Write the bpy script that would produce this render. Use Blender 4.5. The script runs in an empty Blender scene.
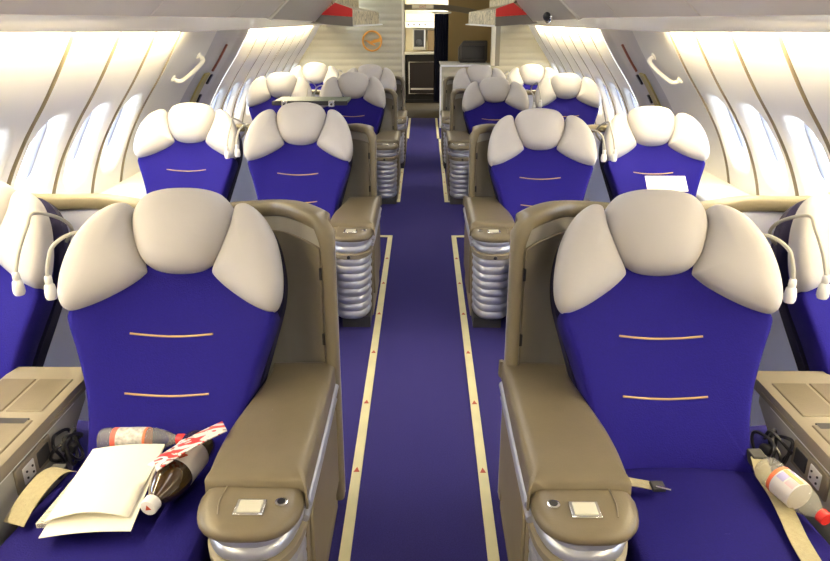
import bpy, bmesh, math, random
from mathutils import Vector, Matrix
random.seed(7)
C = bpy.context.scene.collection
PI = math.pi

# ------------------------------------------------------------------ helpers
def lin(r, g, b):
    f = lambda c: (c / 255 / 12.92) if c / 255 <= .04045 else ((c / 255 + .055) / 1.055) ** 2.4
    return (f(r), f(g), f(b), 1)

def catmull(pts, n=6, closed=False):
    P = [Vector(p) for p in pts]
    out = []
    N = len(P)
    segs = N if closed else N - 1
    for i in range(segs):
        if closed:
            a, b, c, d = P[(i - 1) % N], P[i], P[(i + 1) % N], P[(i + 2) % N]
        else:
            a, b, c, d = P[max(i - 1, 0)], P[i], P[i + 1], P[min(i + 2, N - 1)]
        for k in range(n):
            t = k / n
            out.append(0.5 * ((2 * b) + (c - a) * t + (2 * a - 5 * b + 4 * c - d) * t * t + (3 * b - a - 3 * c + d) * t ** 3))
    if not closed:
        out.append(P[-1])
    return out

class MB:
    def __init__(self):
        self.v = []; self.f = []; self.m = []
    def face(self, idx, m=0):
        self.f.append(tuple(idx)); self.m.append(m)
    def add(self, pts):
        s = len(self.v); self.v.extend([tuple(p) for p in pts]); return s
    def loft(self, rings, closed=True, cap0=True, cap1=True, m=0):
        n = len(rings[0]); ids = [self.add(r) for r in rings]
        for a, b in zip(ids[:-1], ids[1:]):
            for i in range(n if closed else n - 1):
                j = (i + 1) % n
                self.face((a + i, a + j, b + j, b + i), m)
        if cap0: self.face([ids[0] + i for i in reversed(range(n))], m)
        if cap1: self.face([ids[-1] + i for i in range(n)], m)
        return self
    def box(self, x0, x1, y0, y1, z0, z1, m=0):
        r = lambda z: [(x0, y0, z), (x1, y0, z), (x1, y1, z), (x0, y1, z)]
        return self.loft([r(z0), r(z1)], m=m)
    def prism(self, poly, axis, a, b, m=0):
        """extrude a 2D polygon along axis (0: poly is (y,z), 1: (x,z), 2: (x,y))"""
        def P(p, t):
            return [(t, p[0], p[1]), (p[0], t, p[1]), (p[0], p[1], t)][axis]
        return self.loft([[P(p, a) for p in poly], [P(p, b) for p in poly]], m=m)
    def tube(self, pts, r, n=10, closed=False, m=0, smooth=0):
        P = catmull(pts, smooth, closed) if smooth else [Vector(p) for p in pts]
        N = len(P); rings = []
        up = None
        for i, p in enumerate(P):
            a = P[(i - 1) % N] if (closed or i > 0) else p
            b = P[(i + 1) % N] if (closed or i < N - 1) else p
            t = (b - a).normalized()
            if up is None:
                up = Vector((0, 0, 1)) if abs(t.z) < .9 else Vector((1, 0, 0))
            s = t.cross(up).normalized(); up = s.cross(t).normalized()
            rr = r(i / max(N - 1, 1)) if callable(r) else r
            rings.append([p + (s * math.cos(q) + up * math.sin(q)) * rr for q in [2 * PI * k / n for k in range(n)]])
        if closed: rings.append(rings[0])
        return self.loft(rings, cap0=not closed, cap1=not closed, m=m)
    def lathe(self, prof, n=24, o=(0, 0, 0), ax=(0, 0, 1), m=0):
        """prof: list of (r, h) along axis ax from origin o"""
        ax = Vector(ax).normalized(); o = Vector(o)
        u = ax.orthogonal().normalized(); w = ax.cross(u)
        rings = [[o + ax * h + (u * math.cos(2 * PI * k / n) + w * math.sin(2 * PI * k / n)) * max(r, 1e-4) for k in range(n)] for r, h in prof]
        return self.loft(rings, m=m)
    def pad(self, outline, front, back, M, n=3.0, rings=9, smooth=5, tilt=None, m=0):
        """cushion: superellipsoid front over a 2D outline, flat back; M maps (u,v,w) to space"""
        O = catmull([(p[0], p[1], 0) for p in outline], smooth, True) if smooth else [Vector((p[0], p[1], 0)) for p in outline]
        c = sum(O, Vector()) / len(O)
        R = []
        R.append([(q.x, q.y, -back) for q in [c + (p - c) * .93 for p in O]])
        R.append([(q.x, q.y, -back * .75) for q in O])
        for k in range(rings):
            s = math.cos(PI / 2 * k / rings) ** .8
            h = front * max(0, 1 - s ** n) ** (1 / n)
            R.append([(q.x, q.y, h) for q in [c + (p - c) * s for p in O]])
        s = .03
        R.append([(q.x, q.y, front) for q in [c + (p - c) * s for p in O]])
        T = tilt or (lambda u, v: 0)
        return self.loft([[M(u, v, w + T(u, v)) for u, v, w in r] for r in R], m=m)
    def build(self, name, mat, parent=None, sgn=1, sharp=40, bevel=0, seg=2, sub=0, flat=False):
        me = bpy.data.meshes.new(name)
        v = [(p[0] * sgn, p[1], p[2]) for p in self.v]
        me.from_pydata(v, [], self.f)
        mats = mat if isinstance(mat, (list, tuple)) else [mat]
        for q in mats: me.materials.append(q)
        for p, i in zip(me.polygons, self.m): p.material_index = i
        bm = bmesh.new(); bm.from_mesh(me)
        bmesh.ops.remove_doubles(bm, verts=bm.verts, dist=1e-5)
        bmesh.ops.recalc_face_normals(bm, faces=bm.faces)
        bm.to_mesh(me); bm.free()
        if not flat:
            me.shade_smooth()
            me.set_sharp_from_angle(angle=math.radians(sharp))
        o = bpy.data.objects.new(name, me); C.objects.link(o)
        if parent: o.parent = parent
        if bevel:
            b = o.modifiers.new('b', 'BEVEL'); b.width = bevel; b.segments = seg; b.limit_method = 'ANGLE'; b.angle_limit = math.radians(35)
        return o

def tag(o, label, cat, group=None):
    o['label'] = label; o['category'] = cat
    if group: o['group'] = group
    return o
def thing(name, label, cat, loc=(0, 0, 0), rz=0, group=None):
    o = bpy.data.objects.new(name, None); C.objects.link(o)
    o.location = loc; o.rotation_euler = (0, 0, rz); o.empty_display_size = .1
    return tag(o, label, cat, group)
def struct(o):
    o['kind'] = 'structure'; return o
def kids(o): return [c for c in C.objects if c.parent == o]
def copy_tree(root, loc, label, group=None):
    r = root.copy(); C.objects.link(r); r.location = loc; r['label'] = label
    if group: r['group'] = group
    for ch in kids(root):
        c = ch.copy(); C.objects.link(c); c.parent = r
        for g in kids(ch):
            d = g.copy(); C.objects.link(d); d.parent = c
    return r

# ------------------------------------------------------------------ materials
def mat(name, col, rough=.5, metal=0, bump=0, bscale=60, var=0, vscale=8, sheen=0, spec=.5, coat=0, emis=None, estr=0, trans=0, stretch=None):
    m = bpy.data.materials.new(name); m.use_nodes = True
    nt = m.node_tree; b = nt.nodes['Principled BSDF']
    b.inputs['Base Color'].default_value = col
    b.inputs['Roughness'].default_value = rough; b.inputs['Metallic'].default_value = metal
    b.inputs['Specular IOR Level'].default_value = spec
    b.inputs['Sheen Weight'].default_value = sheen
    b.inputs['Coat Weight'].default_value = coat
    b.inputs['Transmission Weight'].default_value = trans
    if emis:
        b.inputs['Emission Color'].default_value = emis; b.inputs['Emission Strength'].default_value = estr
    tc = nt.nodes.new('ShaderNodeTexCoord')
    src = tc.outputs['Object']
    if stretch:
        mp = nt.nodes.new('ShaderNodeMapping'); mp.inputs['Scale'].default_value = stretch
        nt.links.new(src, mp.inputs['Vector']); src = mp.outputs['Vector']
    if var:
        nz = nt.nodes.new('ShaderNodeTexNoise'); nz.inputs['Scale'].default_value = vscale; nz.inputs['Detail'].default_value = 5
        nt.links.new(src, nz.inputs['Vector'])
        rp = nt.nodes.new('ShaderNodeValToRGB')
        rp.color_ramp.elements[0].position = .3; rp.color_ramp.elements[1].position = .7
        rp.color_ramp.elements[0].color = tuple(c * (1 - var) for c in col[:3]) + (1,)
        rp.color_ramp.elements[1].color = tuple(min(1, c * (1 + var)) for c in col[:3]) + (1,)
        nt.links.new(nz.outputs['Fac'], rp.inputs['Fac']); nt.links.new(rp.outputs['Color'], b.inputs['Base Color'])
    if bump:
        n2 = nt.nodes.new('ShaderNodeTexNoise'); n2.inputs['Scale'].default_value = bscale; n2.inputs['Detail'].default_value = 3
        nt.links.new(src, n2.inputs['Vector'])
        bp = nt.nodes.new('ShaderNodeBump'); bp.inputs['Strength'].default_value = bump; bp.inputs['Distance'].default_value = .004
        nt.links.new(n2.outputs['Fac'], bp.inputs['Height']); nt.links.new(bp.outputs['Normal'], b.inputs['Normal'])
    return m

M = {}
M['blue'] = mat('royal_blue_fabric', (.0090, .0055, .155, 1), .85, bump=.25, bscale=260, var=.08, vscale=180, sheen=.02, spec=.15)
M['shadeblue'] = mat('shaded_blue_fabric', (.0075, .0050, .105, 1), .85, bump=.25, bscale=260, var=.08, vscale=180, spec=.12)  # same seat blue, with the shade on the cushions put into the colour
M['navy'] = mat('navy_fabric', (.012, .010, .045, 1), .8, bump=.2, bscale=260, spec=.25)
M['head'] = mat('pale_headrest_leather', (.51, .49, .475, 1), .55, bump=.12, bscale=40, var=.04, vscale=5, spec=.35)
M['seam'] = mat('gold_stitching', (.62, .40, .16, 1), .5)
M['leather'] = mat('olive_brown_leather', (.158, .130, .082, 1), .36, bump=.10, bscale=220, var=.05, vscale=20, spec=.45)
M['tan'] = mat('taupe_plastic', (.25, .215, .155, 1), .45, bump=.05, bscale=150, var=.04)
M['rim'] = mat('olive_brown_rim', (.20, .17, .11, 1), .42, bump=.05, bscale=200, var=.05)
M['olive'] = mat('olive_panel', (.27, .24, .165, 1), .5, bump=.06, bscale=300, var=.05)
M['silver'] = mat('brushed_silver_plastic', (.48, .50, .57, 1), .28, metal=.5, var=.05, vscale=30)
M['bluegrey'] = mat('blue_grey_panel', (.74, .76, .92, 1), .5, var=.03)
M['paleside'] = mat('pale_grey_plastic', (.43, .42, .37, 1), .5, bump=.05, bscale=200, var=.04)
M['chrome'] = mat('chrome', (.8, .8, .78, 1), .15, metal=1)
M['black'] = mat('black_plastic', (.012, .012, .014, 1), .35)
M['dark'] = mat('dark_grey', (.03, .03, .033, 1), .6)
M['carpet'] = mat('blue_carpet', (.032, .027, .145, 1), .95, bump=.5, bscale=420, var=.22, vscale=240, spec=.1)
M['tape'] = mat('cream_floor_strip', (.68, .62, .34, 1), .6, var=.06, vscale=9)
M['red'] = mat('red_plastic', (.70, .03, .025, 1), .45)
M['rust'] = mat('rust_red_mark', (.45, .06, .02, 1), .6)
M['dullred'] = mat('dull_red_mark', (.28, .10, .06, 1), .6)
M['wall'] = mat('cream_wall_panel', (.90, .87, .77, 1), .45, bump=.03, bscale=300, var=.015, vscale=3)
M['gasket'] = mat('taupe_gasket', (.27, .225, .14, 1), .6)
M['doorgrey'] = mat('grey_door_lining', (.58, .56, .52, 1), .45, var=.03)
M['cove'] = mat('glossy_cove_lining', (.86, .82, .70, 1), .25, coat=.4)
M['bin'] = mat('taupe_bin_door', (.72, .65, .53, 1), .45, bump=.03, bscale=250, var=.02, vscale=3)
M['binshade'] = mat('shaded_taupe_bin_fairing', (.50, .46, .37, 1), .5, var=.02)  # bin taupe darkened: shade on the fairing's underside painted into its colour
M['ceil'] = mat('ceiling_white', (.8, .77, .7, 1), .6)
M['rib'] = mat('cream_ribbed_bulkhead', (.50, .46, .32, 1), .45, var=.02)
M['gold'] = mat('orange_gold_emblem', (.72, .33, .05, 1), .4, metal=.3)
M['white'] = mat('white_plastic', (.8, .79, .76, 1), .35)
M['paper'] = mat('cream_paper', (.86, .83, .70, 1), .7, var=.01)
M['strap'] = mat('beige_webbing', (.36, .315, .19, 1), .7, bump=.5, bscale=300, var=.08, vscale=120)
M['mirror'] = mat('bin_end_grey', (.17, .155, .13, 1), .5)
M['curtain'] = mat('navy_curtain', (.010, .012, .04, 1), .9)
M['trolley'] = mat('galley_dark_metal', (.012, .010, .008, 1), .7, spec=.1)
M['steel'] = mat('galley_edge_steel', (.5, .46, .38, 1), .35, metal=.8)
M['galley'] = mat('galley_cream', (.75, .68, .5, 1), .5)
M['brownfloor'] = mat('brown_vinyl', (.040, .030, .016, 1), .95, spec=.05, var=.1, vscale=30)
M['monitor'] = mat('dark_brown_monitor', (.05, .042, .036, 1), .35)
M['glassgreen'] = mat('tray_top_green', (.10, .14, .095, 1), .45)
M['petclear'] = mat('clear_bottle', (.85, .88, .85, 1), .08, trans=.9)
M['cola'] = mat('amber_brown_drink', (.05, .028, .009, 1), .1, coat=.8)
M['lamp'] = mat('warm_lamp', (1, 1, 1, 1), .5, emis=(1, .84, .54, 1), estr=1)
M['rubber'] = mat('grey_trim', (.33, .33, .36, 1), .45)

def mottled(name, cols, scale, rough=.4, stretch=(1, 1, 1)):
    m = bpy.data.materials.new(name); m.use_nodes = True; nt = m.node_tree; b = nt.nodes['Principled BSDF']
    b.inputs['Roughness'].default_value = rough
    tc = nt.nodes.new('ShaderNodeTexCoord'); mp = nt.nodes.new('ShaderNodeMapping'); mp.inputs['Scale'].default_value = stretch
    nz = nt.nodes.new('ShaderNodeTexNoise'); nz.inputs['Scale'].default_value = scale; nz.inputs['Detail'].default_value = 3; nz.inputs['Distortion'].default_value = 1.2
    rp = nt.nodes.new('ShaderNodeValToRGB'); rp.color_ramp.interpolation = 'CONSTANT'
    while len(rp.color_ramp.elements) < len(cols): rp.color_ramp.elements.new(.5)
    for e, (p, c) in zip(rp.color_ramp.elements, cols): e.position = p; e.color = c
    nt.links.new(tc.outputs['Object'], mp.inputs['Vector']); nt.links.new(mp.outputs['Vector'], nz.inputs['Vector'])
    nt.links.new(nz.outputs['Fac'], rp.inputs['Fac']); nt.links.new(rp.outputs['Color'], b.inputs['Base Color'])
    return m
M['floral'] = mottled('mottled_beige_laminate', [(0, (.10, .10, .05, 1)), (.42, (.42, .36, .22, 1)), (.56, (.62, .54, .36, 1)), (.66, (.22, .2, .1, 1))], 14)
M['print'] = mottled('newsprint', [(0, (.75, .72, .62, 1)), (.48, (.3, .29, .26, 1)), (.54, (.75, .72, .62, 1))], 40, .8, (1, 6, 1))
M['magazine'] = mottled('red_white_cover', [(0, (.72, .04, .03, 1)), (.46, (.85, .8, .74, 1)), (.60, (.12, .08, .07, 1)), (.63, (.72, .05, .03, 1))], 14, .35, (1, 2, 1))

def glass_mat():
    m = bpy.data.materials.new('window_acrylic'); m.use_nodes = True; nt = m.node_tree
    for n in list(nt.nodes):
        if n.type != 'OUTPUT_MATERIAL': nt.nodes.remove(n)
    out = [n for n in nt.nodes if n.type == 'OUTPUT_MATERIAL'][0]
    t = nt.nodes.new('ShaderNodeBsdfTransparent'); t.inputs[0].default_value = (.93, .96, 1, 1)
    g = nt.nodes.new('ShaderNodeBsdfGlossy'); g.inputs['Roughness'].default_value = .05
    x = nt.nodes.new('ShaderNodeMixShader'); x.inputs[0].default_value = .07
    nt.links.new(t.outputs[0], x.inputs[1]); nt.links.new(g.outputs[0], x.inputs[2]); nt.links.new(x.outputs[0], out.inputs[0])
    return m
M['pane'] = glass_mat()

def clear_mat(name, tint, fac):
    m = bpy.data.materials.new(name); m.use_nodes = True; nt = m.node_tree
    b = nt.nodes['Principled BSDF']; out = [n for n in nt.nodes if n.type == 'OUTPUT_MATERIAL'][0]
    b.inputs['Base Color'].default_value = tint; b.inputs['Roughness'].default_value = .08; b.inputs['Coat Weight'].default_value = .5
    t = nt.nodes.new('ShaderNodeBsdfTransparent'); t.inputs[0].default_value = tint
    x = nt.nodes.new('ShaderNodeMixShader'); x.inputs[0].default_value = fac
    nt.links.new(t.outputs[0], x.inputs[1]); nt.links.new(b.outputs[0], x.inputs[2]); nt.links.new(x.outputs[0], out.inputs[0])
    return m
M['pet'] = clear_mat('clear_plastic_bottle', (.84, .84, .78, 1), .22)

# ------------------------------------------------------------------ cabin shell
PROF = catmull([(1.95, 0, 0), (1.94, .30, 0), (1.89, .56, 0), (1.81, .77, 0), (1.70, .96, 0), (1.58, 1.13, 0), (1.49, 1.27, 0), (1.42, 1.39, 0), (1.40, 1.44, 0), (1.37, 1.50, 0)], 9)
SL = [0]
for a, b in zip(PROF[:-1], PROF[1:]): SL.append(SL[-1] + (b - a).length)
def prof_at(s):
    for i in range(len(SL) - 1):
        if s <= SL[i + 1] or i == len(SL) - 2:
            t = (s - SL[i]) / (SL[i + 1] - SL[i]); p = PROF[i].lerp(PROF[i + 1], t)
            a = PROF[max(i - 1, 0)]; b = PROF[min(i + 2, len(PROF) - 1)]
            d = (b - a).normalized(); return p, Vector((d.y, -d.x, 0))  # outward normal (x,z)
def s_of_z(z):
    for i in range(len(SL) - 1):
        if PROF[i + 1].y >= z:
            t = (z - PROF[i].y) / (PROF[i + 1].y - PROF[i].y); return SL[i] + t * (SL[i + 1] - SL[i])
    return SL[-1]
def wpt(side, s, y, off=0):
    p, n = prof_at(s)
    return (side * (p.x + n.x * off), y, p.y + n.y * off)
S_TOP = SL[-1]
RIBS = [-.78, -.32, .14, .60, 1.06, 1.52, 1.98, 2.44, 2.98, 3.45, 3.92]
PANEL_END = 4.33; DOOR0 = 5.10; DOOR1 = 6.05
RIBS_FAR = [6.05, 6.52, 7.02, 7.52, 8.02, 8.54, 9.10, 9.65]
WS = s_of_z(.83); WSF = s_of_z(.70)
WIN = []
allr = RIBS + [PANEL_END]
for a, b in zip(allr[:-1], allr[1:]):
    if b > 1.0: WIN.append(((a + b) / 2, WS))
rf = RIBS_FAR + [10.2]
for a, b in zip(rf[:-1], rf[1:]): WIN.append(((a + b) / 2, WSF))
WHW, WHH = .115, .185
def wdist(y, s, c):
    u = abs(y - c[0]) / WHW; v = abs(s - c[1]) / WHH
    return (u ** 3.2 + v ** 3.2) ** (1 / 3.2)
def sm(a, b, x):
    t = max(0, min(1, (x - a) / (b - a))); return t * t * (3 - 2 * t)
def wall_disp(y, s):
    d = 0
    for r in RIBS + [PANEL_END] + RIBS_FAR:
        q = abs(y - r)
        if q < .05: d = max(d, .034 * (1 - sm(.012, .02, q)))
    for yc, sc in WIN:
        if abs(y - yc) < .22:
            u = abs(y - yc) / .175; v = (s - sc) / (.27 if s > sc else .25)
            if yc > 5: v = (s - sc) / .24
            q = (u ** 3 + abs(v) ** 3) ** (1 / 3)
            d = max(d, (.085 if yc < 5 else .05) * (1 - sm(.66, 1.0, q)))
    return d
def wall_patch(name, side, y0, y1, s0, s1, mats, disp, matf=None, hole=None, dy=.02, ds=.022):
    mb = MB(); ny = max(2, round((y1 - y0) / dy)); ns = max(2, round((s1 - s0) / ds))
    ys = [y0 + (y1 - y0) * i / ny for i in range(ny + 1)]
    for r in RIBS + [PANEL_END] + RIBS_FAR:
        for q in (-.02, -.012, .012, .02):
            if y0 < r + q < y1: ys.append(r + q)
    ys = sorted(ys); ss = [s0 + (s1 - s0) * i / ns for i in range(ns + 1)]
    idx = [[None] * len(ss) for _ in ys]
    grid = [[(y, s) for s in ss] for y in ys]
    if hole:
        H = [[hole((ys[i] + ys[i + 1]) / 2, (ss[k] + ss[k + 1]) / 2) for k in range(len(ss) - 1)] for i in range(len(ys) - 1)]
        for i in range(1, len(ys) - 1):
            for k in range(1, len(ss) - 1):
                q = [H[i - 1][k - 1], H[i][k - 1], H[i - 1][k], H[i][k]]
                if any(q) and not all(q):
                    y, s = grid[i][k]; yc, sc = min(WIN, key=lambda c: abs(c[0] - y)); r = max(wdist(y, s, (yc, sc)), .2)
                    grid[i][k] = (yc + (y - yc) / r, sc + (s - sc) / r)
    for i, y in enumerate(ys):
        b = mb.add([wpt(side, s, yy, disp(yy, s)) for yy, s in grid[i]])
        idx[i] = [b + k for k in range(len(ss))]
    for i in range(len(ys) - 1):
        for k in range(len(ss) - 1):
            yc = (ys[i] + ys[i + 1]) / 2; sc = (ss[k] + ss[k + 1]) / 2
            if hole and hole(yc, sc): continue
            mb.face((idx[i][k], idx[i + 1][k], idx[i + 1][k + 1], idx[i][k + 1]), matf(yc, sc) if matf else 0)
    return mb.build(name, mats, sharp=70)
def is_hole(y, s): return any(abs(y - c[0]) < .2 and wdist(y, s, c) < 1 for c in WIN)
def gmat(y, s): return 1 if any(abs(y - r) < .021 for r in RIBS + [PANEL_END] + RIBS_FAR[1:]) else 0

nwin = 0
for side, nm in ((-1, 'left'), (1, 'right')):
    w = struct(wall_patch('wall_' + nm, side, -1.2, DOOR0, 0, S_TOP, [M['wall'], M['gasket']], wall_disp, gmat, is_hole))
    w2 = struct(wall_patch('wall_' + nm + '_rear', side, DOOR1, 10.2, 0, S_TOP, [M['wall'], M['gasket']], wall_disp, gmat, is_hole))
    # emergency door lining: slightly recessed, with placards
    d = struct(wall_patch('door_' + ('1' if side < 0 else '2'), side, DOOR0 - .005, DOOR1 + .005, 0, S_TOP, [M['doorgrey']], lambda y, s: .035 * sm(0, .12, y - DOOR0) * sm(0, .12, DOOR1 - y)))
    d['label'] = 'curved grey emergency exit door lining in the %s side wall' % nm
    def placard(nme, y0, y1, z0, z1, m):
        mb = MB(); a, b = s_of_z(z0), s_of_z(z1); n = 8
        rg = []
        for k in range(n + 1):
            s = a + (b - a) * k / n
            rg.append([wpt(side, s, y0, .020), wpt(side, s, y1, .020), wpt(side, s, y1, .034), wpt(side, s, y0, .034)])
        mb.loft(rg).build(nme, m, d)
    placard('yellow_placard', 5.50, 5.63, .78, 1.05, mat('placard_olive_yellow', (.42, .36, .12, 1), .5))
    placard('red_placard', 5.67, 5.692, 1.06, 1.26, M['dullred'])
    placard('black_marking', 5.72, 5.755, .96, 1.03, M['black'])
    placard('black_marking', 5.70, 5.735, .82, .88, M['black'])
    # windows: rounded frame ring and pane, in the scooped recess of each wall panel
    for yc, WSc in WIN:
        off = 0 if yc < 5 else -.035
        nwin += 1
        if yc > 9.8: continue
        pts = []; N = 40
        for k in range(N):
            a = 2 * PI * k / N; ca, sa = math.cos(a), math.sin(a)
            u = math.copysign(abs(ca) ** (2 / 3.2), ca) * WHW * 1.04; v = math.copysign(abs(sa) ** (2 / 3.2), sa) * WHH * 1.04
            pts.append((yc + u, WSc + v))
        mb = MB(); rings = []
        for k in range(N):
            y, s = pts[k]; cy, cs = yc, WSc
            f = lambda q, o_: wpt(side, cs + (s - cs) * q, cy + (y - cy) * q, o_ + off)
            rings.append([f(1.07, .080), f(1.02, .074), f(.96, .080), f(.94, .11), f(1.07, .11)])
        rings.append(rings[0])
        fr = struct(mb.loft(rings, cap0=False, cap1=False).build('window_%d' % nwin, M['rubber'], sharp=50))
        mb = MB()
        mb.loft([[wpt(side, WSc + (s - WSc) * .97, yc + (y - yc) * .97, o + off) for y, s in pts] for o in (.098, .103)])
        mb.build('window_pane', M['pane'], fr)
    # grab handle
    h = thing('grab_handle', 'cream grab handle on the plain %s wall panel beside the exit door' % nm, 'handle', group=None)
    s1, s2 = s_of_z(1.10), s_of_z(1.225)
    yA, yB = (4.62, 4.93) if side < 0 else (4.55, 4.86)
    P = lambda f, off: Vector(wpt(side, s1 + (s2 - s1) * f, yA + (yB - yA) * f, off))
    MB().tube([P(0, .0), P(.02, -.035), P(.15, -.05), P(.5, -.055), P(.85, -.05), P(.98, -.035), P(1, .0)], .014, 10, smooth=4).build('grip', M['wall'], h)
    for f in (0, 1):
        p = P(f, 0); n = (P(f, -.05) - p).normalized()
        MB().lathe([(.024, -.004), (.024, .006), (.018, .012)], 14, p, n).build('mount', M['wall'], h)
    # cove lining with lip, and its lamp tube
    cs = [(1.348, 1.385), (1.340, 1.388), (1.31, 1.405), (1.26, 1.434), (1.215, 1.457), (1.17, 1.478), (1.17, 1.492), (1.25, 1.460), (1.31, 1.425), (1.352, 1.397)]
    dzc = lambda y: .028 + .028 * (2.3 - y) / 2.0 if y < 4.3 else 0.0
    MBc = MB().loft([[(side * a, y, b + dzc(y) * (1 if a > 1.27 else .2)) for a, b in cs] for y in (-1.2, 2.3, 4.3, 10.2)])
    struct(MBc.build('trim_' + ('1' if side < 0 else '2'), M['cove'], sharp=50))
    for y0, y1 in ((-1.1, 4.33), (6.1, 9.5)):
        lp = tag(MB().tube([(side * 1.368, y0, 1.408 + dzc(y0) * .8), (side * 1.368, y1, 1.408 + dzc(y1) * .8)], .009, 8).build('cove_lamp', M['lamp']),
                 'long warm cove lamp tube above the %s %s wall panels' % ('nearer' if y0 < 0 else 'farther', nm), 'lamp')
    # side stowage ledge along the wall under the windows
    poly = [(1.64, 0), (1.64, .455), (1.655, .47), (1.91, .495), (1.93, .46), (1.93, 0)]
    struct(MB().prism([(side * a, b) for a, b in poly], 1, 2.45, 4.9).build('trim_' + ('3' if side < 0 else '4'), M['wall'], bevel=.008))

# floor, ceiling and closing walls
fl = struct(MB().box(-2.0, 2.0, -1.2, 11.25, -.05, 0).build('floor', M['carpet'], flat=True))
struct(MB().box(-1.4, 1.4, 11.25, 13.9, -.05, -.002).build('floor_galley', M['brownfloor'], flat=True))
cp = [(-1.5, 2.06), (-.85, 2.08), (-.4, 2.13), (0, 2.15), (.4, 2.13), (.85, 2.08), (1.5, 2.06)]
struct(MB().prism(cp + [(1.5, 2.2), (-1.5, 2.2)], 1, -1.2, 10.2).build('ceiling', M['ceil']))
struct(MB().box(-2.05, 2.05, -1.3, -1.2, 0, 2.2).build('wall_front', M['wall']))
# ceiling lamps over the aisle (above the frame)
for i, (y0, y1) in enumerate(((-.6, 1.6), (1.9, 4.2), (4.6, 6.9), (7.3, 9.8))):
    w = ('first', 'second', 'third', 'fourth')[i]
    t = thing('ceiling_light', 'warm white ceiling light strip over the aisle, %s from the front' % w, 'ceiling light', (0, y0, 2.1), group='ceiling light strips over the aisle')
    MB().box(-.17, .17, 0, y1 - y0, .0, .03).build('housing', M['white'], t)
    MB().box(-.15, .15, .02, y1 - y0 - .02, -.008, -.001).build('diffuser', mat('ceiling_diffuser%d' % i, (1, 1, 1, 1), .5, emis=(1, .95, .87, 1), estr=(3.6, 5.5, 5.5, 4.5)[i]), t)

# ------------------------------------------------------------------ overhead bins
def bin_section(x, z, k=1.0):
    return [(x, z), (x - .18 * k, z + .16), (x - .30 * k, z + .33), (x - .36 * k, z + .55), (x + .22, z + .57), (x + .30, z + .07), (x + .04, z + .012)]
BSEAM = [-1.2, .50, 1.85, 3.20, 4.52, 5.66]
for side, nm in ((-1, 'left'), (1, 'right')):
    for i, (a, b) in enumerate(zip(BSEAM[:-1], BSEAM[1:])):
        w = ['behind the viewpoint', 'nearest in the photo', 'second in view', 'third in view', 'farthest, next to the slanted fairing'][i]
        t = thing('overhead_bin', 'taupe curved overhead bin on the %s side, %s' % (nm, w), 'overhead bin', (0, a, 0), group='taupe overhead bins')
        sec = bin_section(1.18, 1.462)
        MB().prism([(side * p, q) for p, q in sec], 1, .004, b - a - .004).build('bin_body', M['bin'], t, bevel=.006, sharp=25)
        # door latch near the upper lip
        MB().box(side * .835 - .02, side * .835 + .02, (b - a) / 2 - .06, (b - a) / 2 + .06, 1.80, 1.83).build('latch', M['rubber'], t, bevel=.005)
    # slanted fairing over the exit door
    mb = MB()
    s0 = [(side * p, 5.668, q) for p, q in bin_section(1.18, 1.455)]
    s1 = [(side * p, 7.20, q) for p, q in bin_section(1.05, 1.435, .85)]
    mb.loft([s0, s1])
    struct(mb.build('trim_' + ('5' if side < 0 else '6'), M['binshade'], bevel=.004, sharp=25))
    mbs = MB().tube([(side * (p - .004), 5.665, q) for p, q in [(1.18, 1.455), (1.0, 1.62), (.88, 1.79), (.82, 2.0)]], .012, 8)
    struct(mbs.build('trim_' + ('7' if side < 0 else '8'), M['cove']))
    # rear bins: protrude further into the aisle, with red and grey end caps
    t = thing('overhead_bin', 'mottled beige rear overhead bin with red and grey end cap, %s of the aisle' % nm, 'overhead bin', (0, 7.2, 0), group='rear overhead bins')
    sec0 = [(1.09, 1.425), (.70, 1.40), (.70, 1.545), (.86, 1.60), (.86, 2.05), (1.3, 2.05)]
    def lo(q, y): return [(side * (a - .11 * y / 2.7 * (1 if a < .8 else 0)), y, b) for a, b in q]
    MB().loft([lo(sec0, .03), lo(sec0, 2.7)]).build('bin_body', M['floral'], t, bevel=.01)
    MB().prism([(side * a, b) for a, b in [(1.10, 1.42), (.69, 1.392), (.69, 1.478), (1.0, 1.497)]], 1, 0, .03).build('end_cap', M['mirror'], t, bevel=.004)
    MB().prism([(side * a, b) for a, b in [(1.0, 1.498), (.69, 1.479), (.69, 1.552), (.853, 1.606)]], 1, 0, .03).build('red_end_panel', M['red'], t, bevel=.004)
    MB().loft([lo([(.69, 1.392), (.66, 1.388), (.66, 1.400), (.69, 1.405)], .06), lo([(.69, 1.392), (.66, 1.388), (.66, 1.400), (.69, 1.405)], 2.7)]).build('lower_lip', M['white'], t)
# little black dome on the right fairing
dm = thing('dome_mirror', 'small black dome with silver ring on the right overhead fairing', 'dome', (1.07, 6.40, 1.475))
MB().lathe([(.050, 0), (.055, .012), (.046, .022)], 20, (0, 0, 0), (-.75, -.35, .1)).build('ring', M['chrome'], dm)
MB().lathe([(.040, .0), (.040, .02), (.033, .042), (.018, .055), (.002, .058)], 20, (0, 0, 0), (-.75, -.35, .1)).build('dome', M['black'], dm)

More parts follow.
